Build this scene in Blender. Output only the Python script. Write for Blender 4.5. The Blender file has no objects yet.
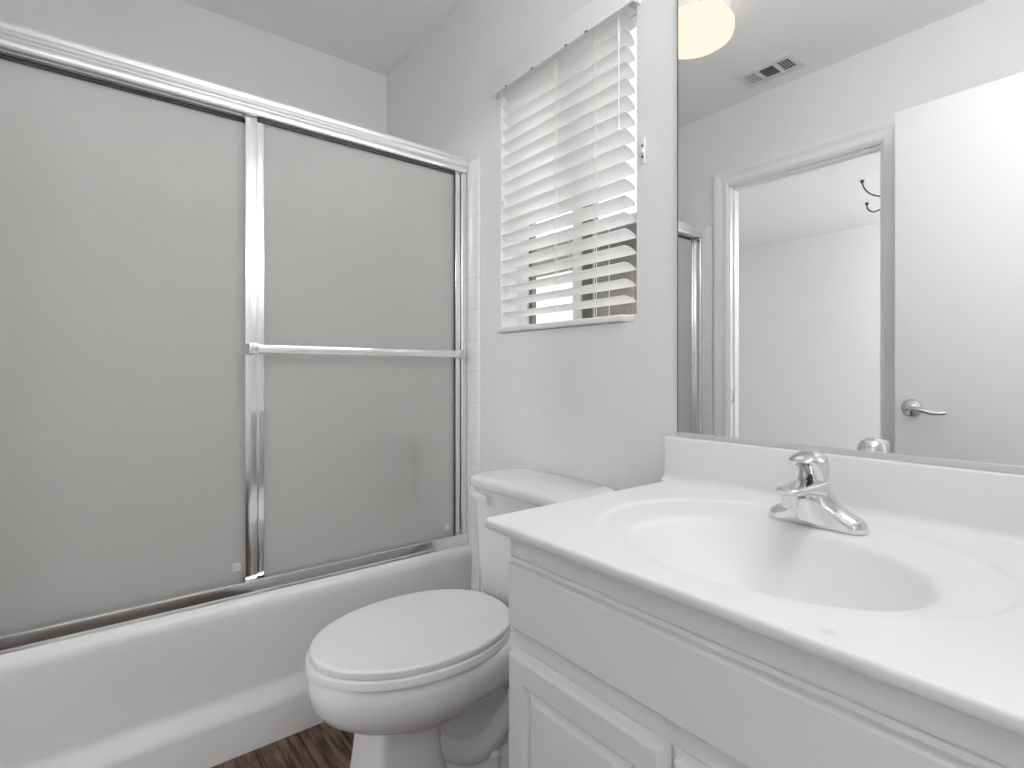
import bpy, bmesh, math, random
from mathutils import Vector, Matrix
random.seed(7)
C = bpy.context.scene
col = C.collection
PI = math.pi

# ------------------------------------------------------------------ camera, sky, exposure
cam = bpy.data.cameras.new('camera')
cam.sensor_fit = 'HORIZONTAL'; cam.sensor_width = 36.0
cam.lens = 36.0 * 538.0 / 1024.0
cam.shift_y = -(384.0 - 372.2) / 1024.0
cam.clip_start = 0.02
camo = bpy.data.objects.new('camera', cam); col.objects.link(camo)
camo.location = (0, -1.11, 1.047)
camo.rotation_euler = (PI / 2, 0, math.radians(51.64))
C.camera = camo

world = bpy.data.worlds.new('sky'); C.world = world; world.use_nodes = True
wn = world.node_tree.nodes['Background']
wn.inputs[0].default_value = (0.95, 0.975, 1.0, 1); wn.inputs[1].default_value = 3.1
VANITY_FILL = 9.2          # fill light: added, unseen globes above the mirror
CEILING_FILL = 25.0        # fill light: added, unseen globe on the ceiling beside the camera
HALL_FILL = 14.0          # fill light: added, unseen globe in the hall
ROOM_FILL = 86.0           # fill light: added, unseen globe in the next room
LAMP = 1.15            # drum lamp on the ceiling

C.view_settings.view_transform = 'Standard'; C.view_settings.look = 'None'
C.view_settings.exposure = 0.0; C.view_settings.gamma = 1.0
C.view_settings.use_curve_mapping = False
C.cycles.use_denoising = True
C.cycles.max_bounces = 14; C.cycles.diffuse_bounces = 8; C.cycles.glossy_bounces = 6
C.cycles.transmission_bounces = 10; C.cycles.transparent_max_bounces = 12
C.cycles.sample_clamp_indirect = 6.0

# ------------------------------------------------------------------ materials
def principled(name, color, rough=0.5, metal=0.0, spec=0.5, **kw):
    m = bpy.data.materials.new(name); m.use_nodes = True
    b = m.node_tree.nodes['Principled BSDF']
    b.inputs['Base Color'].default_value = (*color, 1)
    b.inputs['Roughness'].default_value = rough
    b.inputs['Metallic'].default_value = metal
    b.inputs['Specular IOR Level'].default_value = spec
    for k, v in kw.items(): b.inputs[k].default_value = v
    return m

def N(m, t, **kw):
    n = m.node_tree.nodes.new(t)
    for k, v in kw.items(): setattr(n, k, v)
    return n

def add_bump(m, scale, strength, dist=0.002, detail=4.0):
    nt = m.node_tree; b = nt.nodes['Principled BSDF']
    tc = N(m, 'ShaderNodeTexCoord'); no = N(m, 'ShaderNodeTexNoise'); bp = N(m, 'ShaderNodeBump')
    no.inputs['Scale'].default_value = scale; no.inputs['Detail'].default_value = detail
    bp.inputs['Strength'].default_value = strength; bp.inputs['Distance'].default_value = dist
    nt.links.new(tc.outputs['Object'], no.inputs['Vector']); nt.links.new(no.outputs[0], bp.inputs['Height'])
    nt.links.new(bp.outputs[0], b.inputs['Normal'])
    return m

WALL = add_bump(principled('wall_paint', (.845, .84, .84), .6, spec=.3), 85, .30, .003)
CEIL = add_bump(principled('ceiling_paint', (.90, .90, .90), .8, spec=.2), 70, .3, .003)
TRIM = principled('trim_paint', (.88, .88, .88), .35)
DOORP = principled('door_paint', (.88, .88, .88), .35)
PORC = principled('porcelain', (.83, .83, .825), .12)
TUBM = principled('tub_enamel', (.75, .745, .745), .18)
PLAST = principled('seat_plastic', (.82, .805, .805), .28)
MARB = principled('cultured_marble', (.82, .82, .82), .42)
nt_ = MARB.node_tree; tc_ = N(MARB, 'ShaderNodeTexCoord'); sub_ = N(MARB, 'ShaderNodeVectorMath', operation='DISTANCE'); sub_.inputs[1].default_value = (.128, -.254, .020)
mr_ = N(MARB, 'ShaderNodeMapRange'); mr_.inputs['From Min'].default_value = .004; mr_.inputs['From Max'].default_value = .011; mr_.inputs['To Min'].default_value = 1; mr_.inputs['To Max'].default_value = 0
ns_ = N(MARB, 'ShaderNodeTexNoise'); ns_.inputs['Scale'].default_value = 160; mu_ = N(MARB, 'ShaderNodeMath', operation='MULTIPLY')
mx_ = N(MARB, 'ShaderNodeMix', data_type='RGBA'); mx_.inputs['A'].default_value = (.82, .82, .82, 1); mx_.inputs['B'].default_value = (.68, .67, .66, 1)
nt_.links.new(tc_.outputs['Object'], sub_.inputs[0]); nt_.links.new(tc_.outputs['Object'], ns_.inputs['Vector']); nt_.links.new(sub_.outputs['Value'], mr_.inputs['Value']); nt_.links.new(mr_.outputs[0], mu_.inputs[0]); nt_.links.new(ns_.outputs[0], mu_.inputs[1])
nt_.links.new(mu_.outputs[0], mx_.inputs['Factor']); nt_.links.new(mx_.outputs['Result'], nt_.nodes['Principled BSDF'].inputs['Base Color'])
CABM = principled('cabinet_paint', (.88, .88, .88), .38)
ALU = principled('polished_aluminium', (.88, .89, .90), .16, 1.0)
ALUB = principled('brushed_aluminium', (.93, .935, .94), .30, 1.0)
ALUM = principled('matte_aluminium', (.66, .66, .66), .45, .4)
CHROME = principled('chrome', (.76, .76, .77), .07, 1.0)
NICKEL = principled('satin_nickel', (.72, .71, .70), .22, 1.0)
DARK = principled('dark_gap', (.02, .02, .022), .6)
GASK = principled('dark_gasket', (.06, .06, .065), .5)
BRONZE = principled('dark_bronze_frame', (.16, .15, .125), .45)
VINYL = principled('white_vinyl', (.84, .84, .83), .35)
BLIND = principled('blind_white', (.86, .86, .85), .4)
SLAT = principled('vinyl_slat', (.92, .92, .91), .45)
sn_ = SLAT.node_tree; st_ = N(SLAT, 'ShaderNodeBsdfTranslucent'); st_.inputs[0].default_value = (.96, .96, .95, 1); sm_ = N(SLAT, 'ShaderNodeMixShader'); sm_.inputs[0].default_value = .55
sn_.links.new(sn_.nodes['Principled BSDF'].outputs[0], sm_.inputs[1]); sn_.links.new(st_.outputs[0], sm_.inputs[2]); sn_.links.new(sm_.outputs[0], sn_.nodes['Material Output'].inputs[0])
CORD = principled('blind_cord', (.82, .81, .78), .7)
IRON = principled('black_iron', (.03, .03, .03), .45)
MIRR = principled('mirror_silver', (.97, .975, .975), .0, 1.0)
GROUTW = principled('white_caulk', (.8, .8, .79), .5)
ETCH = principled('etched_glass_mark', (.66, .66, .65), .6)
VENTM = principled('vent_metal', (.75, .75, .75), .4)

def emit_mat(name, color, s):
    m = bpy.data.materials.new(name); m.use_nodes = True; nt = m.node_tree
    nt.nodes.clear(); o = N(m, 'ShaderNodeOutputMaterial'); e = N(m, 'ShaderNodeEmission')
    e.inputs[0].default_value = (*color, 1); e.inputs[1].default_value = s
    nt.links.new(e.outputs[0], o.inputs[0]); return m
VANFILLM = emit_mat('vanity_fill_globe', (.97, .985, 1.0), VANITY_FILL)
ROOMFILLM = emit_mat('room_fill_globe', (.99, .99, 1.0), ROOM_FILL)
HALLFILLM = emit_mat('hall_fill_globe', (.97, .985, 1.0), HALL_FILL)
CEILFILLM = emit_mat('ceiling_fill_globe', (.97, .985, 1.0), CEILING_FILL)
LAMPM = emit_mat('lit_drum_diffuser', (1.0, .85, .70), LAMP)

def frosted():
    m = bpy.data.materials.new('frosted_glass'); m.use_nodes = True; nt = m.node_tree
    nt.nodes.clear(); o = N(m, 'ShaderNodeOutputMaterial')
    g = N(m, 'ShaderNodeBsdfRefraction'); g.inputs['Roughness'].default_value = .30; g.inputs['IOR'].default_value = 1.3
    g.inputs[0].default_value = (1.0, 1.0, .99, 1)
    t = N(m, 'ShaderNodeBsdfTranslucent'); t.inputs[0].default_value = (.98, .98, .96, 1)
    d = N(m, 'ShaderNodeBsdfDiffuse'); d.inputs[0].default_value = (.96, .96, .95, 1)
    a = N(m, 'ShaderNodeMixShader'); a.inputs[0].default_value = .42
    b = N(m, 'ShaderNodeMixShader'); b.inputs[0].default_value = .56
    nt.links.new(t.outputs[0], a.inputs[1]); nt.links.new(d.outputs[0], a.inputs[2])
    nt.links.new(a.outputs[0], b.inputs[1]); nt.links.new(g.outputs[0], b.inputs[2])
    nt.links.new(b.outputs[0], o.inputs[0]); return m
FROST = frosted()

def clear_glass():
    m = bpy.data.materials.new('window_glass'); m.use_nodes = True; nt = m.node_tree
    nt.nodes.clear(); o = N(m, 'ShaderNodeOutputMaterial')
    t = N(m, 'ShaderNodeBsdfTransparent'); g = N(m, 'ShaderNodeBsdfGlossy'); g.inputs['Roughness'].default_value = .02
    mx = N(m, 'ShaderNodeMixShader'); mx.inputs[0].default_value = .06
    nt.links.new(t.outputs[0], mx.inputs[1]); nt.links.new(g.outputs[0], mx.inputs[2]); nt.links.new(mx.outputs[0], o.inputs[0])
    return m
GLASS = clear_glass()

def tile_mat(name, horizontal):
    m = principled(name, (.86, .85, .83), .15); nt = m.node_tree; b = nt.nodes['Principled BSDF']
    tc = N(m, 'ShaderNodeTexCoord'); sx = N(m, 'ShaderNodeSeparateXYZ'); cb = N(m, 'ShaderNodeCombineXYZ')
    br = N(m, 'ShaderNodeTexBrick'); br.offset = 0.0; br.squash = 1.0
    br.inputs['Color1'].default_value = (.89, .885, .87, 1); br.inputs['Color2'].default_value = (.885, .88, .865, 1)
    br.inputs['Mortar'].default_value = (.70, .695, .685, 1)
    br.inputs['Scale'].default_value = 1.0; br.inputs['Mortar Size'].default_value = .0014
    br.inputs['Mortar Smooth'].default_value = .15
    br.inputs['Brick Width'].default_value = .1125; br.inputs['Row Height'].default_value = .1125
    nt.links.new(tc.outputs['Object'], sx.inputs[0])
    nt.links.new(sx.outputs[horizontal], cb.inputs[0]); nt.links.new(sx.outputs['Z'], cb.inputs[1])
    mp = N(m, 'ShaderNodeMapping'); mp.inputs['Location'].default_value = (.0, -.0385, 0)
    nt.links.new(cb.outputs[0], mp.inputs[0]); nt.links.new(mp.outputs[0], br.inputs['Vector'])
    nt.links.new(br.outputs['Color'], b.inputs['Base Color'])
    bp = N(m, 'ShaderNodeBump'); bp.inputs['Strength'].default_value = .4; bp.inputs['Distance'].default_value = .002; bp.invert = True
    nt.links.new(br.outputs['Fac'], bp.inputs['Height']); nt.links.new(bp.outputs[0], b.inputs['Normal'])
    return m
TILEX = tile_mat('wall_tile_along_x', 'X')
for n_ in TILEX.node_tree.nodes:
    if n_.type == 'TEX_BRICK': n_.inputs['Color1'].default_value = (.87, .87, .865, 1); n_.inputs['Color2'].default_value = (.865, .865, .86, 1); n_.inputs['Mortar'].default_value = (.74, .735, .73, 1)
TILEY = tile_mat('wall_tile_along_y', 'Y')

def plank_mat():
    m = principled('dark_vinyl_plank', (.1, .06, .04), .55, spec=.22); nt = m.node_tree; b = nt.nodes['Principled BSDF']
    tc = N(m, 'ShaderNodeTexCoord'); br = N(m, 'ShaderNodeTexBrick'); br.offset = .37
    br.inputs['Color1'].default_value = (.0, 0, 0, 1); br.inputs['Color2'].default_value = (1, 1, 1, 1)
    br.inputs['Mortar'].default_value = (0, 0, 0, 1); br.inputs['Scale'].default_value = 1
    br.inputs['Mortar Size'].default_value = .0012; br.inputs['Brick Width'].default_value = .95; br.inputs['Row Height'].default_value = .105
    nt.links.new(tc.outputs['Object'], br.inputs['Vector'])
    mp = N(m, 'ShaderNodeMapping'); mp.inputs['Scale'].default_value = (3.2, 46, 1)
    nt.links.new(tc.outputs['Object'], mp.inputs[0])
    no = N(m, 'ShaderNodeTexNoise'); no.inputs['Scale'].default_value = 1.6; no.inputs['Detail'].default_value = 8; no.inputs['Roughness'].default_value = .65
    nt.links.new(mp.outputs[0], no.inputs['Vector'])
    no2 = N(m, 'ShaderNodeTexNoise'); no2.inputs['Scale'].default_value = 14; no2.inputs['Detail'].default_value = 4
    nt.links.new(tc.outputs['Object'], no2.inputs['Vector'])
    ad = N(m, 'ShaderNodeMath', operation='MULTIPLY_ADD'); ad.inputs[1].default_value = .22
    nt.links.new(br.outputs['Color'], ad.inputs[0]); nt.links.new(no.outputs[0], ad.inputs[2])
    ad2 = N(m, 'ShaderNodeMath', operation='MULTIPLY_ADD'); ad2.inputs[1].default_value = .25
    nt.links.new(no2.outputs[0], ad2.inputs[0]); nt.links.new(ad.outputs[0], ad2.inputs[2])
    cr = N(m, 'ShaderNodeValToRGB'); e = cr.color_ramp.elements
    e[0].position = .50; e[0].color = (.012, .007, .006, 1); e[1].position = .86; e[1].color = (.19, .12, .088, 1)
    x = e.new(.67); x.color = (.052, .031, .023, 1)
    nt.links.new(ad2.outputs[0], cr.inputs[0])
    mm = N(m, 'ShaderNodeMix', data_type='RGBA'); mm.inputs['B'].default_value = (.012, .009, .008, 1)
    nt.links.new(br.outputs['Fac'], mm.inputs['Factor']); nt.links.new(cr.outputs[0], mm.inputs['A'])
    nt.links.new(mm.outputs['Result'], b.inputs['Base Color'])
    return m
PLANK = plank_mat()
BROWNW = add_bump(principled('brown_stucco', (.135, .115, .096), .9, spec=.1), 60, .4, .01)
FASCIA = principled('grey_fascia', (.21, .20, .195), .7)
TANROOF = principled('tan_roof_tile', (.21, .175, .145), .8)
WHITEST = principled('white_stucco', (.9, .9, .88), .8)
GROUND = principled('pale_concrete', (.40, .395, .385), .9)
BOUNCE_CARPET = principled('grey_bounce_carpet', (.5, .5, .5), .95)

# ------------------------------------------------------------------ mesh helpers (all in world coordinates)
def box(bm, x0, x1, y0, y1, z0, z1, bev=0.0, seg=2):
    vs = [bm.verts.new((x, y, z)) for x in (x0, x1) for y in (y0, y1) for z in (z0, z1)]
    idx = [(0, 1, 3, 2), (4, 6, 7, 5), (0, 4, 5, 1), (2, 3, 7, 6), (0, 2, 6, 4), (1, 5, 7, 3)]
    fs = [bm.faces.new([vs[i] for i in f]) for f in idx]
    if bev > 0:
        es = {e for f in fs for e in f.edges}
        bmesh.ops.bevel(bm, geom=list(es), offset=bev, segments=seg, affect='EDGES', profile=.5)

def loft(bm, rings, cap0=True, cap1=True, closed=True):
    R = [[bm.verts.new(p) for p in r] for r in rings]
    n = len(R[0])
    for a, b in zip(R[:-1], R[1:]):
        for i in range(n if closed else n - 1):
            j = (i + 1) % n
            bm.faces.new((a[i], a[j], b[j], b[i]))
    if cap0: bm.faces.new(list(reversed(R[0])))
    if cap1: bm.faces.new(R[-1])
    return R

def prism_y(bm, prof, y0, y1):          # prof in (x, z)
    loft(bm, [[(x, y0, z) for x, z in prof], [(x, y1, z) for x, z in prof]])
def prism_x(bm, prof, x0, x1):          # prof in (y, z)
    loft(bm, [[(x0, y, z) for y, z in prof], [(x1, y, z) for y, z in prof]])
def prism_z(bm, prof, z0, z1):          # prof in (x, y)
    loft(bm, [[(x, y, z0) for x, y in prof], [(x, y, z1) for x, y in prof]])

def tube(bm, pts, r, n=10):
    pts = [Vector(p) for p in pts]; rs = r if isinstance(r, (list, tuple)) else [r] * len(pts)
    rings = []; up = None
    for i, p in enumerate(pts):
        t = (pts[min(i + 1, len(pts) - 1)] - pts[max(i - 1, 0)]).normalized()
        if up is None:
            up = Vector((0, 0, 1)) if abs(t.z) < .9 else Vector((1, 0, 0))
        s = t.cross(up).normalized(); up = s.cross(t).normalized()
        rings.append([p + (s * math.cos(2 * PI * k / n) + up * math.sin(2 * PI * k / n)) * rs[i] for k in range(n)])
    loft(bm, rings)

def lathe(bm, prof, c, axis='Z', n=32):  # prof: (r, h) along the axis
    rings = []
    for r, h in prof:
        ring = []
        for k in range(n):
            a = 2 * PI * k / n; u, v = r * math.cos(a), r * math.sin(a)
            ring.append({'Z': (c[0] + u, c[1] + v, c[2] + h), 'Y': (c[0] + u, c[1] + h, c[2] + v), 'X': (c[0] + h, c[1] + u, c[2] + v)}[axis])
        rings.append(ring)
    loft(bm, rings)

def spline(pts, k=6):                    # Catmull-Rom through points
    P = [Vector(p) for p in pts]; out = []
    for i in range(len(P) - 1):
        p0, p1, p2, p3 = P[max(i - 1, 0)], P[i], P[i + 1], P[min(i + 2, len(P) - 1)]
        for j in range(k):
            t = j / k
            out.append(.5 * ((2 * p1) + (p2 - p0) * t + (2 * p0 - 5 * p1 + 4 * p2 - p3) * t * t + (3 * p1 - p0 - 3 * p2 + p3) * t ** 3))
    out.append(P[-1]); return out

def rrect(x0, x1, y0, y1, r, k=6):
    out = []
    for cx, cy, a0 in ((x1 - r, y1 - r, 0), (x0 + r, y1 - r, PI / 2), (x0 + r, y0 + r, PI), (x1 - r, y0 + r, 1.5 * PI)):
        for i in range(k + 1):
            a = a0 + PI / 2 * i / k; out.append((cx + r * math.cos(a), cy + r * math.sin(a)))
    return out

def egg(cx, yf, yb, hw, yc, z, n=48, nb=2.0, nf=2.0):   # outline, front towards -y
    out = []
    for k in range(n):
        a = 2 * PI * k / n; c, s = math.cos(a), math.sin(a)
        e = 2.0 / (nf if c > 0 else nb)
        y = yc - (yc - yf) * abs(c) ** e if c > 0 else yc + (yb - yc) * abs(c) ** e
        out.append((cx + hw * math.copysign(abs(s) ** e, s), y, z))
    return out

def link(name, bm, mat, parent=None, smooth=35, subsurf=0):
    bmesh.ops.remove_doubles(bm, verts=bm.verts, dist=1e-6)
    bmesh.ops.recalc_face_normals(bm, faces=bm.faces)
    me = bpy.data.meshes.new(name)
    if parent is not None:
        w = Vector(parent.location); q = parent.parent
        while q is not None: w += Vector(q.location); q = q.parent
        bmesh.ops.translate(bm, verts=bm.verts, vec=-w)
    bm.to_mesh(me); bm.free()
    me.materials.append(mat)
    if smooth:
        me.shade_smooth(); me.set_sharp_from_angle(angle=math.radians(smooth))
    o = bpy.data.objects.new(name, me); col.objects.link(o)
    if parent is not None: o.parent = parent
    if subsurf:
        s = o.modifiers.new('subdivision', 'SUBSURF'); s.levels = subsurf; s.render_levels = subsurf
    return o

def thing(name, label, cat, loc, group=None):
    o = bpy.data.objects.new(name, None); col.objects.link(o)
    o.empty_display_size = .05; o.location = loc; o['label'] = label; o['category'] = cat
    if group: o['group'] = group
    return o
def tag(o, label, cat, group=None):
    o['label'] = label; o['category'] = cat
    if group: o['group'] = group
    return o
def struct(name, bm, mat, label, cat, smooth=35):
    o = link(name, bm, mat, None, smooth); o['kind'] = 'structure'; return tag(o, label, cat)

def wall_panel(bm, axis, p0, p1, a0, a1, z0, z1, holes=()):
    """slab between planes p0, p1 of the axis, spanning a0..a1 and z0..z1 with rectangular holes (a0,a1,z0,z1)"""
    A = sorted({a0, a1, *[h[0] for h in holes], *[h[1] for h in holes]})
    Z = sorted({z0, z1, *[h[2] for h in holes], *[h[3] for h in holes]})
    P = lambda p, a, z: (p, a, z) if axis == 'X' else (a, p, z)
    def solid(i, j):
        if i < 0 or j < 0 or i >= len(A) - 1 or j >= len(Z) - 1: return False
        ca, cz = (A[i] + A[i + 1]) / 2, (Z[j] + Z[j + 1]) / 2
        return not any(h[0] < ca < h[1] and h[2] < cz < h[3] for h in holes)
    def quad(*pts): bm.faces.new([bm.verts.new(p) for p in pts])
    for i in range(len(A) - 1):
        for j in range(len(Z) - 1):
            if not solid(i, j): continue
            a, b, c, d = A[i], A[i + 1], Z[j], Z[j + 1]
            for p in (p0, p1): quad(P(p, a, c), P(p, b, c), P(p, b, d), P(p, a, d))
            if not solid(i - 1, j): quad(P(p0, a, c), P(p1, a, c), P(p1, a, d), P(p0, a, d))
            if not solid(i + 1, j): quad(P(p0, b, c), P(p1, b, c), P(p1, b, d), P(p0, b, d))
            if not solid(i, j - 1): quad(P(p0, a, c), P(p1, a, c), P(p1, b, c), P(p0, b, c))
            if not solid(i, j + 1): quad(P(p0, a, d), P(p1, a, d), P(p1, b, d), P(p0, b, d))

# ------------------------------------------------------------------ room dimensions
XW, XE = -2.35, .07            # far tub wall, entry wall
YN, YS = 0.0, -1.55            # window / mirror wall, opposite wall
H = 2.44
WX0, WX1, WZ0, WZ1 = -1.464, -.886, 1.178, 2.06   # window hole
DX0, DX1, DZ = -1.506, -.815, 2.025                # doorway in the opposite wall
EY0, EY1 = -1.318, -.585                          # entry doorway in the right wall

bm = bmesh.new(); box(bm, -4.2, 1.5, -4.85, .12, -.05, 0)
struct('floor', bm, PLANK, 'dark brown wood plank floor between the tub and the vanity', 'floor')
bm = bmesh.new(); box(bm, -4.2, 1.5, -4.85, .12, H, H + .05)
struct('ceiling', bm, CEIL, 'flat white painted ceiling with a drum lamp and a vent', 'ceiling')
bm = bmesh.new(); wall_panel(bm, 'Y', YN, YN + .12, XW - .1, 1.5, 0, H, [(WX0, WX1, WZ0, WZ1)])
struct('wall_north', bm, WALL, 'white textured wall with the window and the mirror', 'wall')
bm = bmesh.new(); wall_panel(bm, 'X', XW - .1, XW, YS, YN, 0, H)
struct('wall_west', bm, WALL, 'white wall behind the bathtub, seen above the shower door', 'wall')
bm = bmesh.new(); wall_panel(bm, 'Y', YS - .08, YS, -4.2, XE + .11, 0, H, [(DX0, DX1, 0, DZ)])
struct('wall_south', bm, WALL, 'white wall with the open doorway, seen in the mirror', 'wall')
bm = bmesh.new(); wall_panel(bm, 'X', XE, XE + .11, YS, YN, 0, H, [(EY0, EY1, 0, 2.05)])
struct('wall_east', bm, WALL, 'white wall with the entry doorway beside the camera', 'wall')
# next room and hall
bm = bmesh.new(); wall_panel(bm, 'Y', -4.85, -4.73, -4.2, 1.5, 0, H)
struct('wall_bedroom', bm, WALL, 'plain white far wall of the next room, seen through the mirrored doorway', 'wall')
bm = bmesh.new(); wall_panel(bm, 'X', -4.3, -4.2, -4.85, -1.55, 0, H)
struct('wall_bedroom_side', bm, WALL, 'plain white side wall of the next room', 'wall')
bm = bmesh.new(); wall_panel(bm, 'X', 1.4, 1.5, -4.85, .12, 0, H)
struct('wall_hall', bm, WALL, 'white hall wall outside the entry doorway', 'wall')

bm = bmesh.new(); box(bm, -4.2, 1.4, -4.73, YS - .08, .0, .006); box(bm, XE + .11, 1.4, YS, .0, .0, .006)  # unseen carpet, added to keep the bounced light neutral
struct('floor_bedroom', bm, BOUNCE_CARPET, 'unseen pale grey carpet of the next room and hall, added for neutral bounce light', 'floor')
# casings and baseboards
def casing(name, label, x0, x1, z1, w, y):
    bm = bmesh.new()
    prof = [(0, 0), (0, .010), (.012, .016), (.03, .012), (.05, .012), (.060, .019), (w, .019), (w, 0)]   # across width, out of wall
    def leg(sign, x):
        loft(bm, [[(x + sign * a, y + d, 0) for a, d in prof], [(x + sign * a, y + d, z1 + a) for a, d in prof]])
    leg(-1, x0); leg(1, x1)
    loft(bm, [[(x0 - a, y + d, z1 + a) for a, d in prof], [(x1 + a, y + d, z1 + a) for a, d in prof]])
    # jamb lining and stop
    for a, b in ((x0 - .0005, x0 + .006), (x1 - .006, x1 + .0005)): box(bm, a, b, YS - .082, YS + .003, 0, z1)
    box(bm, x0, x1, YS - .082, YS + .003, z1 - .006, z1 + .0005)
    for a, b in ((x0 + .006, x0 + .013), (x1 - .013, x1 - .006)): box(bm, a, b, YS - .06, YS - .03, 0, z1 - .006)
    box(bm, x0 + .006, x1 - .006, YS - .06, YS - .022, z1 - .018, z1 - .006)
    return struct(name, bm, TRIM, label, 'door frame')
cs = casing('trim_1', 'white moulded door casing around the doorway seen in the mirror', DX0, DX1, DZ, .078, YS)
bm = bmesh.new(); box(bm, DX0 + .0055, DX0 + .0075, YS - .029, YS - .004, .89, .955, .0008)
sp = link('strike_plate', bm, NICKEL, cs); sp['label'] = 'small metal strike plate'
bm = bmesh.new(); box(bm, -1.578, -.77, YN - .012, YN, 0, .085, .003)
struct('baseboard_north', bm, TRIM, 'white baseboard behind the toilet', 'baseboard')
bm = bmesh.new(); box(bm, DX1 + .09, XE, YS, YS + .012, 0, .085, .003)
struct('baseboard_south', bm, TRIM, 'white baseboard behind the open door', 'baseboard')

# tile surround: three faces plus the leg beside the door
bm = bmesh.new()
box(bm, XW, -1.6475, YN - .008, YN, .405, 1.822, .002)
box(bm, -1.6475, -1.582, YN - .010, YN, 0, 1.822, .008, 4)
struct('trim_2', bm, TILEX, 'white tile strip on the window wall beside the shower door', 'wall tile')
bm = bmesh.new()
box(bm, XW, -1.6475, YS, YS + .008, .405, 1.84, .002)
box(bm, -1.6475, -1.60, YS, YS + .010, 0, 1.84, .006, 3)
struct('trim_3', bm, TILEX, 'white tile strip by the shower door end seen in the mirror', 'wall tile')
bm = bmesh.new(); box(bm, XW, XW + .008, YS + .008, YN - .008, .405, 1.84)
struct('trim_4', bm, TILEY, 'white tiled wall behind the frosted shower glass', 'wall tile')

# ------------------------------------------------------------------ window 1
win = bpy.data.objects.new('window_1', None); col.objects.link(win); win.location = ((WX0 + WX1) / 2, .09, WZ0)
win['kind'] = 'structure'; tag(win, 'white sliding window behind the blind with a dark strip at the screen frame', 'window')
bm = bmesh.new(); wall_panel(bm, 'Y', .078, .118, WX0, WX1, WZ0, WZ1, [(WX0 + .042, WX1 - .03, WZ0 + .03, WZ1 - .03)])
link('window_frame', bm, VINYL, win)
bm = bmesh.new(); wall_panel(bm, 'Y', .09, .108, WX0 + .042, -1.16, WZ0 + .03, WZ1 - .03, [(WX0 + .060, -1.178, WZ0 + .0305, WZ1 - .046)])
link('sliding_sash', bm, BRONZE, win)
bm = bmesh.new(); box(bm, -1.195, -1.160, .074, .112, WZ0 + .03, WZ1 - .03, .003)
link('meeting_stile', bm, VINYL, win)
bm = bmesh.new(); box(bm, -1.160, -1.118, .082, .112, WZ0 + .03, WZ1 - .03, .002)  # dark colour takes in the shaded gap beside the screen frame
mu = link('screen_gap_shade', bm, BRONZE, win); mu['label'] = 'dark strip for the screen frame and the shade of its gap'
bm = bmesh.new(); box(bm, WX0 + .05, WX1 - .03, .098, .101, WZ0 + .035, WZ1 - .035)
link('pane', bm, GLASS, win)
# ------------------------------------------------------------------ outside
bm = bmesh.new(); box(bm, -14, 4, .13, 14, -.06, -.02)
struct('ground', bm, GROUND, 'pale concrete yard outside the window', 'ground')
hs = thing('neighbour_house', 'brown stucco house outside, low in the right half of the window', 'house', (-3.0, 3.4, 0))
bm = bmesh.new(); box(bm, -3.86, 1.5, 3.0, 6.5, 0, 2.34); link('wall', bm, BROWNW, hs)
bm = bmesh.new(); box(bm, -3.93, -3.86, 2.99, 6.5, 0, 2.34, .01); f_ = link('corner_board', bm, GROUND, hs); f_['label'] = 'pale corner board'
bm = bmesh.new(); prism_x(bm, [(2.5, 2.30), (2.5, 2.38), (2.52, 2.40), (4.8, 2.86), (4.8, 2.78), (3.0, 2.34)], -4.3, 1.6); link('eave', bm, FASCIA, hs)
wh = thing('white_house', 'white house with tan roof edge outside, in the left half of the window', 'house', (-8.5, 6.5, 0))
bm = bmesh.new(); box(bm, -13.5, -5.6, 6.0, 9.5, 0, 2.95); link('wall', bm, WHITEST, wh)
bm = bmesh.new(); prism_x(bm, [(5.5, 3.10), (5.5, 3.26), (5.55, 3.31), (7.75, 3.56), (7.75, 3.42), (6.0, 2.95)], -13.8, -5.3); link('roof', bm, TANROOF, wh)
fe = thing('picket_fence', 'white upright slat fence standing outside, low in the left half of the window', 'fence', (-6.2, 4.0, 0))
bm = bmesh.new()
for k in range(16): box(bm, -8.2 + k * .26, -7.97 + k * .26, 4.0, 4.03, 0, 1.98)
link('slat_panel', bm, WHITEST, fe)
for k in range(3):
    bm = bmesh.new(); box(bm, -7.5 + k * 1.3, -7.4 + k * 1.3, 4.03, 4.12, 0, 1.95, .008); p = link('post', bm, TANROOF, fe)
    p['label'] = 'brown post'

# ------------------------------------------------------------------ open door leaf (entry)
door = bpy.data.objects.new('door_1', None); col.objects.link(door); door.location = (.06, -1.3275, .01)
door['kind'] = 'structure'; tag(door, 'flat white open door with a lever handle, right side of the mirror', 'door')
bm = bmesh.new(); box(bm, -.70, .058, -1.345, -1.310, .012, 2.032, .002); link('panel', bm, DOORP, door)
hd = None
def lever(yface, s, parent):
    bm = bmesh.new(); prof = [(0.0335, 0), (.0335, .004), (.030, .009), (.020, .012), (.014, .014), (.012, .045), (.0, .046)]
    lathe(bm, [(max(r, .0005), h * s) for r, h in prof], (-.645, yface, .914), 'Y', 28)
    h = link('door_handle', bm, NICKEL, parent); h['label'] = 'satin nickel lever handle'
    bm = bmesh.new(); y = yface + s * .046
    pts = spline([(-.650, y - s * .004, .914), (-.630, y, .914), (-.605, y + s * .004, .910), (-.575, y + s * .003, .902), (-.550, y, .902), (-.537, y - s * .004, .905)], 5)
    n = len(pts); tube(bm, pts, [.0095 - .0025 * i / n for i in range(n)], 12)
    link('lever', bm, NICKEL, h)
lever(-1.310, 1, door); lever(-1.345, -1, door)
bm = bmesh.new(); box(bm, -.7015, -.699, -1.339, -1.316, .885, .943, .0006); link('latch_plate', bm, NICKEL, door)
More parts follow.
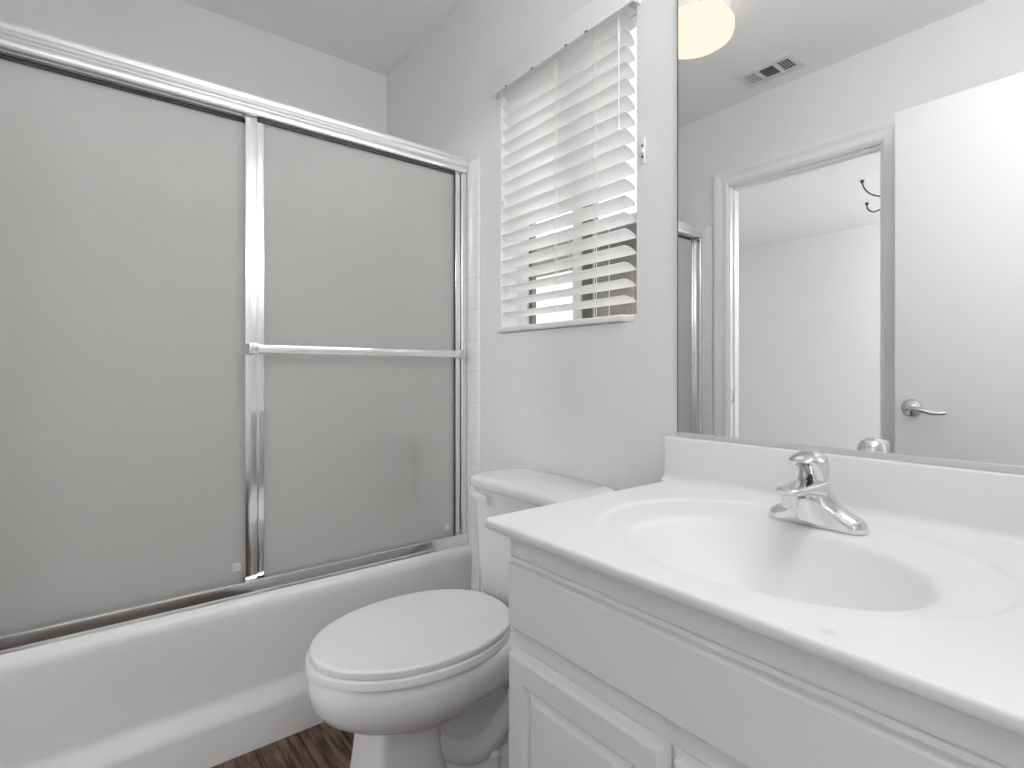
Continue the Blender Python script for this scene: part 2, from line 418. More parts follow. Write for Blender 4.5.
for z in (.25, 1.05, 1.82):
    bm = bmesh.new(); tube(bm, [(.061, -1.304, z - .045), (.061, -1.304, z + .045)], .006, 10); link('hinge', bm, NICKEL, door)

# ------------------------------------------------------------------ bathtub
tub = thing('bathtub', 'white bathtub with smooth apron behind the toilet, under the shower door', 'bathtub', (-1.98, -.775, 0))
prof = [(-1.70, .0), (-1.6125, 0), (-1.6125, .098), (-1.614, .108), (-1.620, .120), (-1.632, .142), (-1.637, .153), (-1.638, .166),
        (-1.632, .26), (-1.625, .36), (-1.6235, .382), (-1.625, .394), (-1.630, .405), (-1.638, .413), (-1.648, .417), (-1.70, .418)]
bm = bmesh.new(); prism_y(bm, prof, YS + .010, YN - .010)
link('apron', bm, TUBM, tub, 50)
bm = bmesh.new(); rings = []
for ins, z, r in ((0, .405, .02), (0, .4175, .02), (.055, .418, .10), (.065, .414, .11), (.072, .40, .12), (.10, .20, .14), (.13, .10, .15), (.18, .065, .16)):
    rings.append([(x, y, z) for x, y in rrect(XW + .009 + ins, -1.645 - ins * .9, YS + .011 + ins * 1.4, YN - .011 - ins * 1.4, r, 8)])
loft(bm, rings, cap0=False); link('basin', bm, TUBM, tub, 50)
# valve and spout on the window-wall end, behind the frosted glass
va = thing('shower_valve', 'dark round shower valve blurred behind the frosted glass', 'shower valve', (-2.06, -.008, .70))
bm = bmesh.new(); lathe(bm, [(.075, 0), (.075, -.006), (.06, -.016), (.03, -.02), (.028, -.05), (.001, -.052)], (-2.06, -.0085, .70), 'Y', 28); link('escutcheon', bm, BRONZE, va)
bm = bmesh.new(); lathe(bm, [(.03, -.052), (.034, -.06), (.032, -.095), (.001, -.10)], (-2.06, -.0085, .70), 'Y', 20); link('knob', bm, GASK, va)
ts = thing('tub_spout', 'tub spout blurred low behind the frosted glass', 'tub spout', (-2.06, -.008, .53))
bm = bmesh.new(); pts = spline([(-2.06, -.009, .535), (-2.06, -.06, .535), (-2.06, -.11, .530), (-2.06, -.135, .512)], 4)
tube(bm, pts, [.028] * 9 + [.026, .024, .02, .018][:len(pts) - 9], 14); link('spout_body', bm, BRONZE, ts)
bm = bmesh.new(); lathe(bm, [(.034, 0), (.034, -.006), (.028, -.01)], (-2.06, -.0085, .535), 'Y', 20); link('flange', bm, BRONZE, ts)

# ------------------------------------------------------------------ sliding shower door
sd = thing('sliding_shower_door', 'framed sliding shower door with frosted glass standing on the bathtub', 'shower door', (-1.68, -.775, .419))
X = -1.655
hp = [(X - .062, 1.776), (X - .062, 1.834), (X - .005, 1.834), (X, 1.832), (X + .0005, 1.8275), (X - .003, 1.825), (X - .0055, 1.822), (X - .0055, 1.8195),
      (X + .000, 1.8175), (X + .0035, 1.814), (X + .0045, 1.809), (X + .003, 1.804), (X + .0005, 1.8005), (X + .0005, 1.799), (X + .0025, 1.796), (X + .0045, 1.790), (X + .005, 1.784),
      (X + .004, 1.778), (X + .002, 1.7745), (X - .004, 1.774), (X - .004, 1.779), (X - .030, 1.779), (X - .030, 1.776), (X - .034, 1.776), (X - .034, 1.779), (X - .058, 1.779), (X - .058, 1.776)]
hp = [(x - .0015, z + .004) for x, z in hp]
bm = bmesh.new(); prism_y(bm, hp, YS + .011, YN - .011); link('header_rail', bm, ALUB, sd, 28)
tp = [(X - .064, .4185), (X - .064, .444), (X - .061, .444), (X - .059, .427), (X - .032, .427), (X - .031, .436), (X - .029, .436), (X - .028, .427), (X - .0075, .427), (X - .0065, .456), (X + .004, .456),
      (X + .0058, .4545), (X + .0062, .452), (X + .0048, .4255), (X + .008, .423), (X + .0085, .4185)]
bm = bmesh.new(); prism_y(bm, tp, YS + .011, YN - .011); link('bottom_track', bm, ALU, sd, 28)
for y0, y1 in ((YN - .034, YN - .0115), (YS + .0115, YS + .034)):
    bm = bmesh.new(); s = 1 if y0 > -.5 else -1
    w0, w1 = (y0, y1) if s > 0 else (y1, y0)
    prism_z(bm, [(X - .058, w1), (X - .058, w0), (X - .040, w0), (X - .040, w0 + s * .006), (X - .034, w0 + s * .006), (X - .034, w0), (X - .003, w0), (X, w0 + s * .004), (X, w1)], .456, 1.775)
    link('side_jamb', bm, ALU, sd, 28)
def slider(xc, y0, y1, bar, lab):
    bm = bmesh.new(); box(bm, xc - .0025, xc + .0025, y0 + .010, y1 - .010, .432, 1.776)
    g = link('sliding_panel', bm, FROST, sd); g['label'] = lab
    for a, b in ((y0, y0 + (.0325 if bar else .022)), (y1 - .020, y1)):
        bm = bmesh.new(); box(bm, xc - .010, xc + .010, a, b, .430, 1.777, .002)
        if bar and a == y0: box(bm, xc + .002, xc + .006, b - .002, b + .019, .430, 1.777, .001)
        link('stile', bm, ALU, g)
    for z0, z1 in ((.431, .4515 if bar else .4415), (1.768, 1.7785)):
        bm = bmesh.new(); box(bm, xc - .009, xc + .009, y0 + .03, y1 - .02, z0, z1, .001); link('rail', bm, GASK, g)
    return g
gr = slider(X - .018, -.757, -.036, True, 'right frosted glass panel with towel bar')
bm = bmesh.new(); box(bm, X - .034, X - .010, -.0358, -.0342, .457, 1.774); box(bm, X - .0285, X - .0072, -.0585, -.0562, .457, 1.774); g_ = link('gap_shade', bm, GASK, gr); g_['label'] = 'dark strips put in as the shade of the gaps'  # dark strips stand in for shade in the jamb and stile gaps
gl = slider(X - .046, YS + .036, -.700, False, 'left frosted glass panel set behind the right one')
bm = bmesh.new(); box(bm, -1.628, -1.621, -.752, -.050, 1.100, 1.124, .0025); link('towel_bar', bm, ALU, gr)
for y in (-.757, -.066):
    bm = bmesh.new(); box(bm, -1.661, -1.617, y, y + .026, 1.096, 1.128, .003); link('bar_bracket', bm, CHROME, gr)
for g, x, y in ((gr, X - .0153, -.085), (gl, X - .0433, -.770)):
    bm = bmesh.new()
    for k in range(2): box(bm, x, x + .0004, y - .012, y + .010, .477 + k * .013, .487 + k * .013)
    e_ = link('etched_mark', bm, ETCH, g)

# ------------------------------------------------------------------ toilet
TX = -1.187
to = thing('toilet', 'white two-piece toilet with closed lid between the tub and the vanity', 'toilet', (TX, -.40, 0))
bm = bmesh.new()
def sec(z, yf, yb, hw, yc, nb=2.4, nf=2.0): return egg(TX, yf, yb, hw, yc, z, 48, nb, nf)
loft(bm, [sec(.200, -.600, -.17, .070, -.42, 3, 2.6), sec(.230, -.610, -.17, .095, -.44, 2.8, 2.2), sec(.247, -.638, -.165, .122, -.45, 2.6, 2.05),
          sec(.264, -.672, -.16, .148, -.455, 2.5), sec(.287, -.706, -.155, .170, -.46, 2.4), sec(.315, -.725, -.15, .182, -.46, 2.3),
          sec(.350, -.729, -.15, .186, -.462, 2.3), sec(.376, -.728, -.15, .186, -.462, 2.3), sec(.3845, -.722, -.16, .180, -.462, 2.3)])
def colsec(z, y0, y1, hw, r): return [(x, y, z) for x, y in rrect(TX - hw, TX + hw, y0, y1, r, 6)]
loft(bm, [colsec(0, -.630, -.40, .096, .028), colsec(.015, -.628, -.402, .094, .028), colsec(.05, -.622, -.414, .088, .026), colsec(.14, -.610, -.438, .078, .022), colsec(.235, -.600, -.445, .074, .020), colsec(.30, -.59, -.445, .072, .020)])
loft(bm, [colsec(0, -.45, -.10, .105, .05), colsec(.03, -.45, -.10, .105, .05), colsec(.045, -.45, -.11, .085, .05), colsec(.10, -.45, -.12, .058, .05), colsec(.26, -.45, -.12, .07, .05)])
for s in (-1, 1):   # trapway bulges on both flanks
    pts = spline([(TX + s * .025, -.44, .15), (TX + s * .045, -.37, .095), (TX + s * .052, -.30, .095), (TX + s * .052, -.23, .155), (TX + s * .050, -.17, .205), (TX + s * .045, -.125, .14), (TX + s * .040, -.115, .03)], 6)
    tube(bm, pts, .036, 16)
loft(bm, [colsec(.19, -.24, -.03, .10, .04), colsec(.33, -.25, -.028, .115, .04), colsec(.365, -.26, -.025, .125, .035), colsec(.376, -.26, -.025, .122, .035), colsec(.379, -.25, -.03, .115, .03)])
link('bowl', bm, PORC, to, 50)
for s in (-1, 1):
    bm = bmesh.new(); lathe(bm, [(.016, .045), (.016, .062), (.013, .076), (.005, .083), (.0005, .084)], (TX + s * .085, -.295, 0), 'Z', 18); link('bolt_cap', bm, PLAST, to)
bm = bmesh.new()
def srg(z, d): return egg(TX, -.733 + d, -.232 - d, .192 - d, -.465, z, 64, 2.2, 2.0)
loft(bm, [srg(.386, .008), srg(.387, .002), srg(.3885, 0), srg(.4025, 0), srg(.4052, .001), srg(.4060, .004)])
link('seat', bm, PLAST, to, 50)
bm = bmesh.new()
def lrg(z, d): return egg(TX, -.7245 + d, -.222 - d, .1860 - d, -.465, z, 64, 2.2, 2.0)
loft(bm, [lrg(.4065, .010), lrg(.4068, .003), lrg(.409, .0003), lrg(.4205, 0), lrg(.4232, .0008), lrg(.4247, .0035), lrg(.4254, .012), lrg(.4262, .07), lrg(.4266, .12)])
link('lid', bm, PLAST, to, 60)
for s in (-1, 1):
    bm = bmesh.new(); box(bm, TX + s * .075 - .025, TX + s * .075 + .025, -.248, -.205, .378, .408, .008, 3); link('hinge', bm, PLAST, to)
TKL, TKR = -1.380, -.905
bm = bmesh.new()
loft(bm, [[(x, y, z) for x, y in rrect(TKL + i, TKR - i, -.205 + j, -.022, r, 7)] for z, i, j, r in
          ((.386, .055, .035, .03), (.390, .045, .026, .035), (.405, .034, .018, .045), (.50, .024, .012, .05), (.695, .013, .006, .05), (.706, .012, .006, .05))])
link('tank', bm, PORC, to, 50)
bm = bmesh.new()
loft(bm, [[(x, y, z) for x, y in rrect(TKL + i, TKR - i, -.214 + i, -.014, max(.062 - i * .6, .02), 8)] for z, i in
          ((.7065, .010), (.7075, .004), (.711, .001), (.727, .0), (.734, .004), (.7385, .012), (.7405, .028), (.741, .06))])
link('tank_lid', bm, PORC, to, 50)
bm = bmesh.new(); lathe(bm, [(.015, 0), (.015, -.010), (.010, -.014), (.009, -.026)], (-1.318, -.190, .686), 'Y', 18)
fl = link('flush_lever', bm, PLAST, to)
bm = bmesh.new(); rings = []
for x, y, z, h, t in ((-1.330, -.217, .6895, .006, .004), (-1.326, -.219, .6895, .0085, .006), (-1.30, -.222, .689, .0085, .006), (-1.27, -.225, .687, .0105, .006), (-1.245, -.227, .683, .0135, .006), (-1.2385, -.2275, .682, .0135, .005), (-1.236, -.2275, .682, .011, .003)):
    rings.append([(x, y + t * math.copysign(abs(math.cos(a)) ** .6, math.cos(a)), z + h * math.copysign(abs(math.sin(a)) ** .6, math.sin(a))) for a in [2 * PI * k / 16 for k in range(16)]])
loft(bm, rings); link('handle', bm, PLAST, fl, 50)

# ------------------------------------------------------------------ vanity cabinet
VL, VR = -.742, .066
vc = thing('vanity_cabinet', 'white vanity cabinet with raised-panel doors under the countertop', 'cabinet', (-.33, -.27, 0))
bm = bmesh.new()
box(bm, VL, VL + .016, -.527, -.013, 0, .772, .001); box(bm, VR - .016, VR, -.527, -.013, 0, .772, .001)
box(bm, VL + .016, VR - .016, -.513, -.013, .095, .111); box(bm, VL + .016, VR - .016, -.46, -.448, 0, .095); box(bm, VL + .016, VR - .016, -.019, -.013, .111, .772)
wall_panel(bm, 'Y', -.527, -.511, VL + .016, VR - .016, .095, .772, [(VL + .035, -.425, .13, .56), (-.385, -.12, .13, .56)])
link('body', bm, CABM, vc)
def front(bm, x0, x1, z0, z1, field=True):
    def R(i, y): return [(x0 + i, y, z0 + i), (x1 - i, y, z0 + i), (x1 - i, y, z1 - i), (x0 + i, y, z1 - i)]
    L = [R(0, -.5275), R(0, -.5312), R(.0006, -.5320), R(.0062, -.5328), R(.0068, -.5336), R(.0072, -.5405), R(.0085, -.5432), R(.0120, -.5450)]
    if field: L += [R(.047, -.5450), R(.0492, -.5435), R(.0505, -.5352), R(.053, -.5342), R(.068, -.5432), R(.0695, -.5436)]
    loft(bm, L)
bm = bmesh.new(); front(bm, -.734, .050, .606, .7285, False); link('drawer_front', bm, CABM, vc, 20)
for x0, x1, hx in ((-.733, -.4085, -.737), (-.4035, -.094, None)):
    bm = bmesh.new(); front(bm, x0, x1, .105, .577); d = link('door', bm, CABM, vc, 20)
    for z in (.50, .17):
        bm = bmesh.new(); q = x0 - .003 if hx else x1 + .003
        tube(bm, [(q, -.531, z - .012), (q, -.531, z + .012)], .0035, 8); link('hinge', bm, GASK, d)

# ------------------------------------------------------------------ countertop with moulded basin
ZC = .792
ct = thing('vanity_countertop', 'glossy white countertop with moulded oval sink and backsplash', 'countertop', (-.35, -.285, .772))
CX0, CX1, CY0, CY1 = -.772, .066, -.566, -.004
def dense(pts, step=.008):
    out = []
    for i, p in enumerate(pts):
        q = pts[(i + 1) % len(pts)]; d = math.dist(p, q); k = max(1, int(d / step))
        for j in range(k): out.append((p[0] + (q[0] - p[0]) * j / k, p[1] + (q[1] - p[1]) * j / k))
    return out
outer = dense(rrect(CX0, CX1, CY0, CY1, .012, 5))
BC = (-.391, -.336); E1 = (.206, .160); E2C = (-.400, -.286); E2 = (.283, .236)
def ray_ell(dx, dy, c, e):
    px, py = (BC[0] - c[0]) / e[0], (BC[1] - c[1]) / e[1]; ux, uy = dx / e[0], dy / e[1]
    a = ux * ux + uy * uy; b = px * ux + py * uy; k = px * px + py * py - 1
    t = (-b + math.sqrt(b * b - a * k)) / a; return t
rings = []
dirs = []
for x, y in outer:
    d = math.hypot(x - BC[0], y - BC[1]); dirs.append(((x - BC[0]) / d, (y - BC[1]) / d, d))
def ring(fr, z):
    return [(BC[0] + dx * fr(dx, dy, d), BC[1] + dy * fr(dx, dy, d), z) for dx, dy, d in dirs]
e1 = lambda dx, dy: ray_ell(dx, dy, BC, E1)
e2 = lambda dx, dy: ray_ell(dx, dy, E2C, E2)
DEP = .125
def zring(fr, z):
    return [(BC[0] + dx * fr(dx, dy, d), BC[1] + dy * fr(dx, dy, d), z(dx, dy)) for dx, dy, d in dirs]
low = lambda dx, dy: .0056 * (1 - .85 * min(1, max(0, (-dy - .35) / .6)))       # how far the deck inside the outer ring lies below the top
for q in (.10, .25, .40, .55, .68, .78, .86, .92, .95, .975):
    rings.append(zring(lambda dx, dy, d, q=q: e1(dx, dy) * q, lambda dx, dy, q=q: .7825 - DEP * (1 - q ** 2.4)))
for q, z in ((1.0, .0062), (1.02, .0038), (1.045, .0022), (1.075, .0010), (1.10, .0004)):
    rings.append(zring(lambda dx, dy, d, q=q: min(e1(dx, dy) * q, d - .020 - .002 * (1.1 - q)), lambda dx, dy, z=z: ZC - low(dx, dy) - z))
rings.append(zring(lambda dx, dy, d: min(e1(dx, dy) * .5 + e2(dx, dy) * .5, d - .018), lambda dx, dy: ZC - low(dx, dy)))
for q, z in ((.955, 1.0), (.972, .93), (.985, .6), (1.0, .2), (1.015, .03), (1.03, 0)):
    rings.append(zring(lambda dx, dy, d, q=q: min(e2(dx, dy) * q, d - .016 + (q - .955) * .02), lambda dx, dy, z=z: ZC - low(dx, dy) * z))
rings.append(ring(lambda dx, dy, d: max(d - .010, 0), ZC))
def inset(i, z):
    cx, cy = (CX0 + CX1) / 2, (CY0 + CY1) / 2; hx, hy = (CX1 - CX0) / 2, (CY1 - CY0) / 2
    return [(cx + (x - cx) * (hx - i) / hx, cy + (y - cy) * (hy - i) / hy, z) for x, y in outer]
for i, z in ((.0055, ZC), (.0025, .7911), (.0008, .7892), (0, .7865), (0, .7795), (.0012, .7765), (.004, .7745), (.010, .774)):
    rings.append(inset(i, z))
bm = bmesh.new(); loft(bm, rings, cap0=True, cap1=False)
link('counter', bm, MARB, ct, 80)
bm = bmesh.new()
bp_ = [(-.013, .786), (-.0045, .786), (-.0045, .893), (-.018, .893), (-.021, .8922), (-.0225, .8895)] + \
      [(-.0225 - .017 * (1 - math.cos(a)), .7925 + .017 - .017 * math.sin(a)) for a in [PI / 2 * k / 7 for k in range(8)]] + [(-.042, .7915), (-.042, .789)]
prism_x(bm, bp_, CX0 - .012, CX1); link('backsplash', bm, MARB, ct, 50)
bm = bmesh.new(); lathe(bm, [(.001, .006), (.016, .006), (.021, .0045), (.023, .001), (.023, -.004)], (BC[0], BC[1], .7825 - DEP), 'Z', 24)
link('drain', bm, CHROME, ct)

# ------------------------------------------------------------------ faucet
FX, FY = -.400, -.128
fa = thing('faucet', 'chrome single-handle faucet standing on the countertop behind the sink', 'faucet', (FX, FY, ZC - .002))
def lerp(tab, x):
    for (a, va), (b, vb) in zip(tab[:-1], tab[1:]):
        if a <= x <= b:
            t = (x - a) / (b - a); t = t * t * (3 - 2 * t) * .4 + t * .6
            return va + (vb - va) * t
    return tab[-1][1]
ht = [(0, .070), (.016, .070), (.021, .066), (.0255, .058), (.031, .047), (.041, .036), (.051, .028), (.062, .0235), (.071, .018), (.076, .011), (.078, .004)]
dt = [(0, .026), (.016, .0255), (.026, .0235), (.040, .0225), (.055, .0235), (.064, .0225), (.072, .018), (.076, .012), (.078, .004)]
bm = bmesh.new(); rings = []
xs = sorted({s * v for v in [0, .006, .011, .016, .0185, .021, .0235, .026, .0295, .033, .0375, .042, .0475, .053, .0585, .064, .068, .072, .0742, .076, .0772, .078] for s in (-1, 1)})
for x in xs:
    h, d = lerp(ht, abs(x)), lerp(dt, abs(x)); r = []
    for k in range(17):
        a = PI * k / 16; c, s = math.cos(a), math.sin(a)
        zz = h * abs(s) ** .55
        dd = d * (1 - .28 * min(1, max(0, (zz - .02) / .06)))
        lean = .017 * (max(0, zz) / .07) * max(0, 1 - abs(x) / .06)
        r.append((FX + x, FY - lean - dd * math.copysign(abs(c) ** .8, c), ZC - .0045 + zz))
    rings.append(r)
loft(bm, rings); link('body', bm, CHROME, fa, 60)
bm = bmesh.new(); rings = []
for f, z0, z1, hw in ((.005, .038, .076, .0255), (.030, .048, .0765, .0245), (.050, .0535, .0755, .0225), (.072, .0575, .0745, .0205), (.092, .0595, .0735, .0195), (.104, .060, .0730, .0185), (.112, .0615, .0715, .0155), (.116, .0645, .0690, .008)):
    zc, zh = (z0 + z1) / 2, (z1 - z0) / 2; r = []
    for k in range(24):
        a = 2 * PI * k / 24; c, s = math.cos(a), math.sin(a)
        r.append((FX + hw * math.copysign(abs(c) ** .6, c), FY - f, ZC - .002 + zc + zh * math.copysign(abs(s) ** .6, s)))
    rings.append(r)
loft(bm, rings); link('spout', bm, CHROME, fa, 50)
bm = bmesh.new(); lathe(bm, [(.0105, .040), (.0118, .041), (.0118, .061), (.010, .062)], (FX, FY - .097, ZC - .002), 'Z', 20); link('aerator', bm, CHROME, fa)
bm = bmesh.new(); rings = []
for f, z0, z1, hw in ((-.0275, .085, .096, .008), (-.0265, .070, .106, .016), (-.022, .062, .115, .0225), (-.012, .060, .122, .0265), (.0, .060, .1250, .028), (.012, .062, .1255, .0278), (.020, .070, .1250, .0272), (.027, .083, .1230, .026), (.036, .098, .1200, .0245),
                      (.045, .1055, .1160, .0215), (.051, .108, .1130, .017), (.0535, .109, .1115, .010)):
    f += .016
    zc, zh = (z0 + z1) / 2, (z1 - z0) / 2; r = []
    for k in range(28):
        a = 2 * PI * k / 28; c, s = math.cos(a), math.sin(a)
        w = .88 * hw * (1.0 if s > 0 else 1 - .18 * abs(s))
        r.append((FX + w * math.copysign(abs(c) ** .75, c), FY - f, ZC - .002 + zc + zh * math.copysign(abs(s) ** .75, s)))
    rings.append(r)
loft(bm, rings); hdl = link('handle', bm, CHROME, fa, 60)
bm = bmesh.new(); tube(bm, [(FX + .006, FY - .0385, ZC + .076), (FX + .010, FY - .0425, ZC + .090), (FX + .013, FY - .0460, ZC + .101)], [.0058, .004, .0022], 10); e_ = link('notch_shade', bm, GASK, hdl); e_['label'] = 'dark peg put in as the shade of the notch under the lever'  # protruding dark peg stands in for the shaded notch

# ------------------------------------------------------------------ mirror
mi = thing('wall_mirror', 'large frameless mirror on the wall above the countertop backsplash', 'mirror', (-.35, -.003, .894))
bm = bmesh.new(); box(bm, -.7585, .066, -.0065, -.0012, .896, 1.985, .0008, 1); link('glass', bm, MIRR, mi)
bm = bmesh.new(); prism_x(bm, [(-.0011, .8935), (-.0011, .8955), (-.0070, .8955), (-.0070, .9045), (-.0085, .9050), (-.0095, .9045), (-.0100, .8935)], -.764, .066)
link('bottom_channel', bm, ALUM, mi)
bm = bmesh.new(); box(bm, -.760, -.7583, -.0066, -.0012, .896, 1.985); e_ = link('edge', bm, GASK, mi); e_['label'] = 'dark edge of the mirror glass'

# ------------------------------------------------------------------ window blind
bl = thing('window_blind', 'white horizontal slat blind with valance hanging in the window', 'window blind', (-1.175, -.01, 1.20))
BX0, BX1 = -1.4615, -.921
bm = bmesh.new(); box(bm, -1.486, -.870, -.030, -.024, 1.985, 2.060, .0025); box(bm, -1.486, -1.480, -.028, -.002, 1.985, 2.060, .001); box(bm, -.876, -.870, -.028, -.002, 1.985, 2.060, .001)
box(bm, -1.487, -.869, -.032, -.028, 1.983, 1.989, .001)
link('valance', bm, BLIND, bl)
bm = bmesh.new(); box(bm, BX0, BX1, .002, .050, 2.012, 2.054, .002); link('headrail', bm, BLIND, bl)
bm = bmesh.new()
SW, PITCH, YC = .0505, .0436, .023
for k in range(18):
    zc = 1.2420 + PITCH * k
    TILT = math.radians(14 + 14 * min(1, max(0, (zc - 1.25) / .50)) + 6 * min(1, max(0, (zc - 1.75) / .1))); ca, sa = math.cos(TILT), math.sin(TILT)
    rings = []
    for k in range(7):                       # crowned section, room edge up
        t = -1 + 2 * k / 6; d = t * SW / 2; crown = .0020 * (1 - t * t)
        y = YC + d * ca - crown * sa; zz = zc - d * sa + crown * ca
        e = .004 * max(0, abs(t) - .55) / .45
        rings.append([(BX0 + e, y + .0013 * sa, zz + .0013), (BX1 - e, y + .0013 * sa, zz + .0013), (BX1 - e, y - .0013 * sa, zz - .0013), (BX0 + e, y - .0013 * sa, zz - .0013)])
    loft(bm, rings)
link('slats', bm, SLAT, bl, 30)
bm = bmesh.new(); box(bm, BX0 - .014, BX1, -.012, .040, 1.181, 1.199, .005, 3); link('bottom_rail', bm, BLIND, bl)
for x in (-1.186, -1.026):
    bm = bmesh.new()
    tube(bm, [(x - .004, -.0035, 1.195), (x - .004, -.0035, 2.02)], .0011, 6); tube(bm, [(x + .004, .049, 1.195), (x + .004, .049, 2.02)], .0011, 6)
    tube(bm, [(x + .005, -.0045, 1.195), (x + .005, -.0045, 2.02)], .0009, 6)
    link('ladder_cord', bm, CORD, bl)
bm = bmesh.new(); tube(bm, [(-.939, -.008, 2.01), (-.939, -.008, 1.70)], .0022, 8); tube(bm, [(-.939, -.008, 1.70), (-.939, -.008, 1.685)], .0040, 8); tube(bm, [(-.939, -.008, 1.965), (-.939, -.008, 1.92)], .0036, 8); link('tilt_wand', bm, BLIND, bl)
for dx, z in ((0, 1.645), (.016, 1.632)):
    bm = bmesh.new(); x = -1.449 + dx
    tube(bm, [(x, -.006, 2.01), (x, -.006, z)], .0009, 6); lathe(bm, [(.002, 0), (.0050, -.006), (.0055, -.026), (.002, -.030)], (x, -.006, z), 'Z', 10)
    link('pull_cord', bm, CORD, bl)
for x in (-1.40, -1.27, -1.12, -1.04):
    bm = bmesh.new(); box(bm, x, x + .012, -.0325, -.0315, 1.9825, 1.9862); e_ = link('valance_clip', bm, GASK, bl)
ck = thing('cord_cleat', 'small clear cord cleat screwed to the wall right of the blind', 'cord cleat', (-.862, -.002, 1.606))
bm = bmesh.new(); box(bm, -.867, -.857, -.006, -.0005, 1.575, 1.640, .002); box(bm, -.867, -.857, -.014, -.006, 1.600, 1.612, .002); link('bracket', bm, BLIND, ck)
for z in (1.620, 1.592):
    bm = bmesh.new(); lathe(bm, [(.003, 0), (.003, -.0015), (.0005, -.002)], (-.862, -.0062, z), 'Y', 10); link('screw', bm, GASK, ck)

# ------------------------------------------------------------------ ceiling fixtures
cl = thing('ceiling_light', 'round lit drum ceiling lamp reflected at the top of the mirror', 'ceiling lamp', (-1.195, -.755, H))
bm = bmesh.new(); lathe(bm, [(.128, 0), (.130, -.004), (.130, -.020), (.120, -.028), (.090, -.032), (.088, -.062)], (-1.185, -.735, H), 'Z', 48); link('base', bm, TRIM, cl)
bm = bmesh.new(); lathe(bm, [(.089, -.0505), (.122, -.053), (.136, -.060), (.1435, -.072), (.1435, -.096), (.139, -.110), (.127, -.118), (.08, -.124), (.001, -.125)], (-1.185, -.735, H), 'Z', 48); link('diffuser', bm, LAMPM, cl, 60)
ve = thing('ceiling_vent', 'small white ceiling vent grille with three louver banks, seen in the mirror', 'air vent', (-1.21, -1.378, H))
vx0, vx1, vy0, vy1 = -1.34, -1.08, -1.455, -1.30
bm = bmesh.new()
holes = [(-1.315, -1.258), (-1.243, -1.177), (-1.162, -1.105)]
def flat_panel(bm, z0, z1, x0, x1, y0, y1, hs):
    t = bmesh.new(); wall_panel(t, 'Y', z0, z1, x0, x1, y0, y1, hs)
    me = bpy.data.meshes.new('tmp'); t.to_mesh(me); t.free()
    n = len(bm.verts); bm.from_mesh(me); bm.verts.ensure_lookup_table()
    for v in bm.verts[n:]: v.co = Vector((v.co.x, v.co.z, v.co.y))
    bpy.data.meshes.remove(me)
flat_panel(bm, H - .007, H - .0005, vx0, vx1, vy0, vy1, [(a, b, -1.425, -1.332) for a, b in holes]); link('frame', bm, VENTM, ve)
for i, (a, b) in enumerate(holes):
    bm = bmesh.new()
    n = 7
    if i == 1:
        for k in range(n):
            y = -1.425 + (k + .5) * .093 / n; prism_x(bm, [(y - .0045, H - .0012), (y - .0035, H - .0008), (y + .0045, H - .006), (y + .0035, H - .0064)], a, b)
    else:
        s = -1 if i == 0 else 1
        for k in range(5):
            x = a + (k + .5) * (b - a) / 5; w = .0022 if i == 0 else .0035; prism_y(bm, [(x - s * w, H - .0014), (x - s * w + s * .001, H - .001), (x + s * w, H - .006), (x + s * w - s * .001, H - .0064)], -1.425, -1.332)
        if i == 2:
            for y in (-1.40, -1.378, -1.356): box(bm, a, b, y - .001, y + .001, H - .0022, H - .0012)
    link('louver_bank', bm, VENTM, ve)
bm = bmesh.new(); box(bm, vx0 + .02, vx1 - .02, -1.43, -1.327, H - .0006, H - .0002); link('vent_shade', bm, GASK, ve)  # dark sheet stands in for the shade behind the louvers

vl = thing('added_vanity_fill', 'added two-globe fill light on the wall above the right end of the mirror, out of view', 'wall light', (-.15, -.01, 2.14))  # unseen lamp, added to brighten the bathroom
bm = bmesh.new(); box(bm, -.36, .05, -.026, -.001, 2.11, 2.17, .008, 3); link('bar', bm, NICKEL, vl)
for x in (-.26, -.05):
    bm = bmesh.new(); tube(bm, spline([(x, -.026, 2.14), (x, -.10, 2.15), (x, -.165, 2.13), (x, -.19, 2.07), (x, -.19, 2.02)], 5), .008, 10); lathe(bm, [(.014, .02), (.030, .0), (.030, -.022)], (x, -.19, 2.025), 'Z', 16); link('arm', bm, NICKEL, vl)
    bm = bmesh.new(); lathe(bm, [(max(.001, .100 * math.sin(PI * k / 12)), -.092 + .100 * math.cos(PI * k / 12)) for k in range(1, 13)], (x, -.19, 2.005), 'Z', 18); link('globe', bm, VANFILLM, vl, 60)

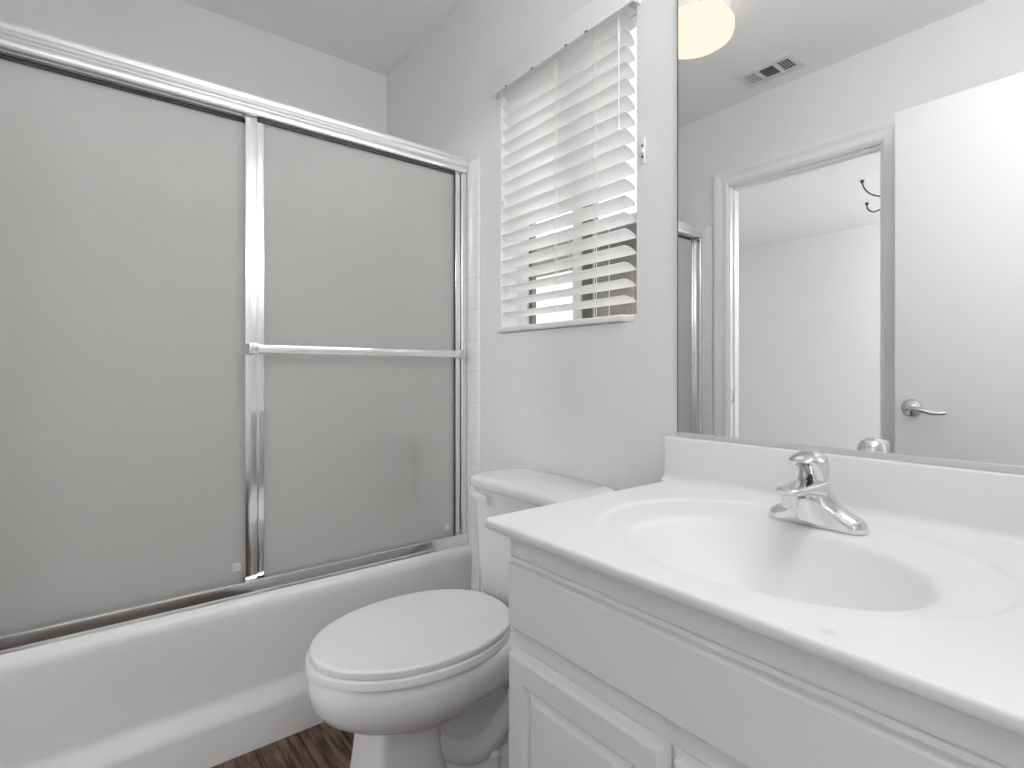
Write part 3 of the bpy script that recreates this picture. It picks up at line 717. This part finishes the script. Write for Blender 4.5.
def added_fill_globe(label, x, y, r, mat):  # unseen lamps, added to brighten bathroom, hall and next room
    t = thing('added_fill_globe', label, 'ceiling lamp', (x, y, H))
    bm = bmesh.new(); lathe(bm, [(.062, 0), (.062, -.012), (.050, -.022), (.012, -.026), (.011, -.17), (.040, -.175), (.042, -.195), (.030, -.20)], (x, y, H), 'Z', 28); link('stem', bm, NICKEL, t)
    bm = bmesh.new(); lathe(bm, [(max(.001, r * math.sin(PI * k / 14)), -.19 - r + r * math.cos(PI * k / 14)) for k in range(15)], (x, y, H), 'Z', 22); link('globe', bm, mat, t, 60)
added_fill_globe('added fill globe on a ceiling stem in the next room, hidden by the doorway', -.2, -3.9, .15, ROOMFILLM)
added_fill_globe('added fill globe on a ceiling stem in the hall outside the entry, out of view', .75, -1.0, .12, HALLFILLM)
added_fill_globe('added fill globe on a short ceiling stem beside the camera, out of view', -.15, -.60, .085, CEILFILLM)

ch = thing('chandelier', 'black curved-arm chandelier in the next room, its arms just showing past the mirrored door frame', 'chandelier', (-.95, -2.6, H))
bm = bmesh.new(); lathe(bm, [(.06, 0), (.055, -.02), (.012, -.03), (.008, -.27), (.03, -.29), (.035, -.36), (.012, -.44), (.001, -.45)], (-.95, -2.6, H), 'Z', 20); link('stem', bm, IRON, ch)
for k in range(5):
    a = PI + k * PI / 2.5; P = lambda r, z: (-.95 + r * math.cos(a), -2.6 + r * math.sin(a), z)
    bm = bmesh.new(); tube(bm, spline([P(.293, 2.205), P(.285, 2.17), P(.255, 2.125), P(.20, 2.092), P(.12, 2.085), P(.03, 2.10)], 5), .0042, 8)
    lathe(bm, [(.001, .012), (.010, .008), (.012, 0), (.008, -.008)], P(.293, 2.205), 'Z', 10)
    tube(bm, spline([P(.268, 2.062), P(.262, 2.03), P(.235, 2.008), P(.20, 2.013), P(.12, 2.035), P(.02, 2.03)], 5), .0042, 8)
    lathe(bm, [(.001, .010), (.009, .006), (.010, -.004), (.005, -.008)], P(.268, 2.065), 'Z', 10)
    link('arm', bm, IRON, ch)
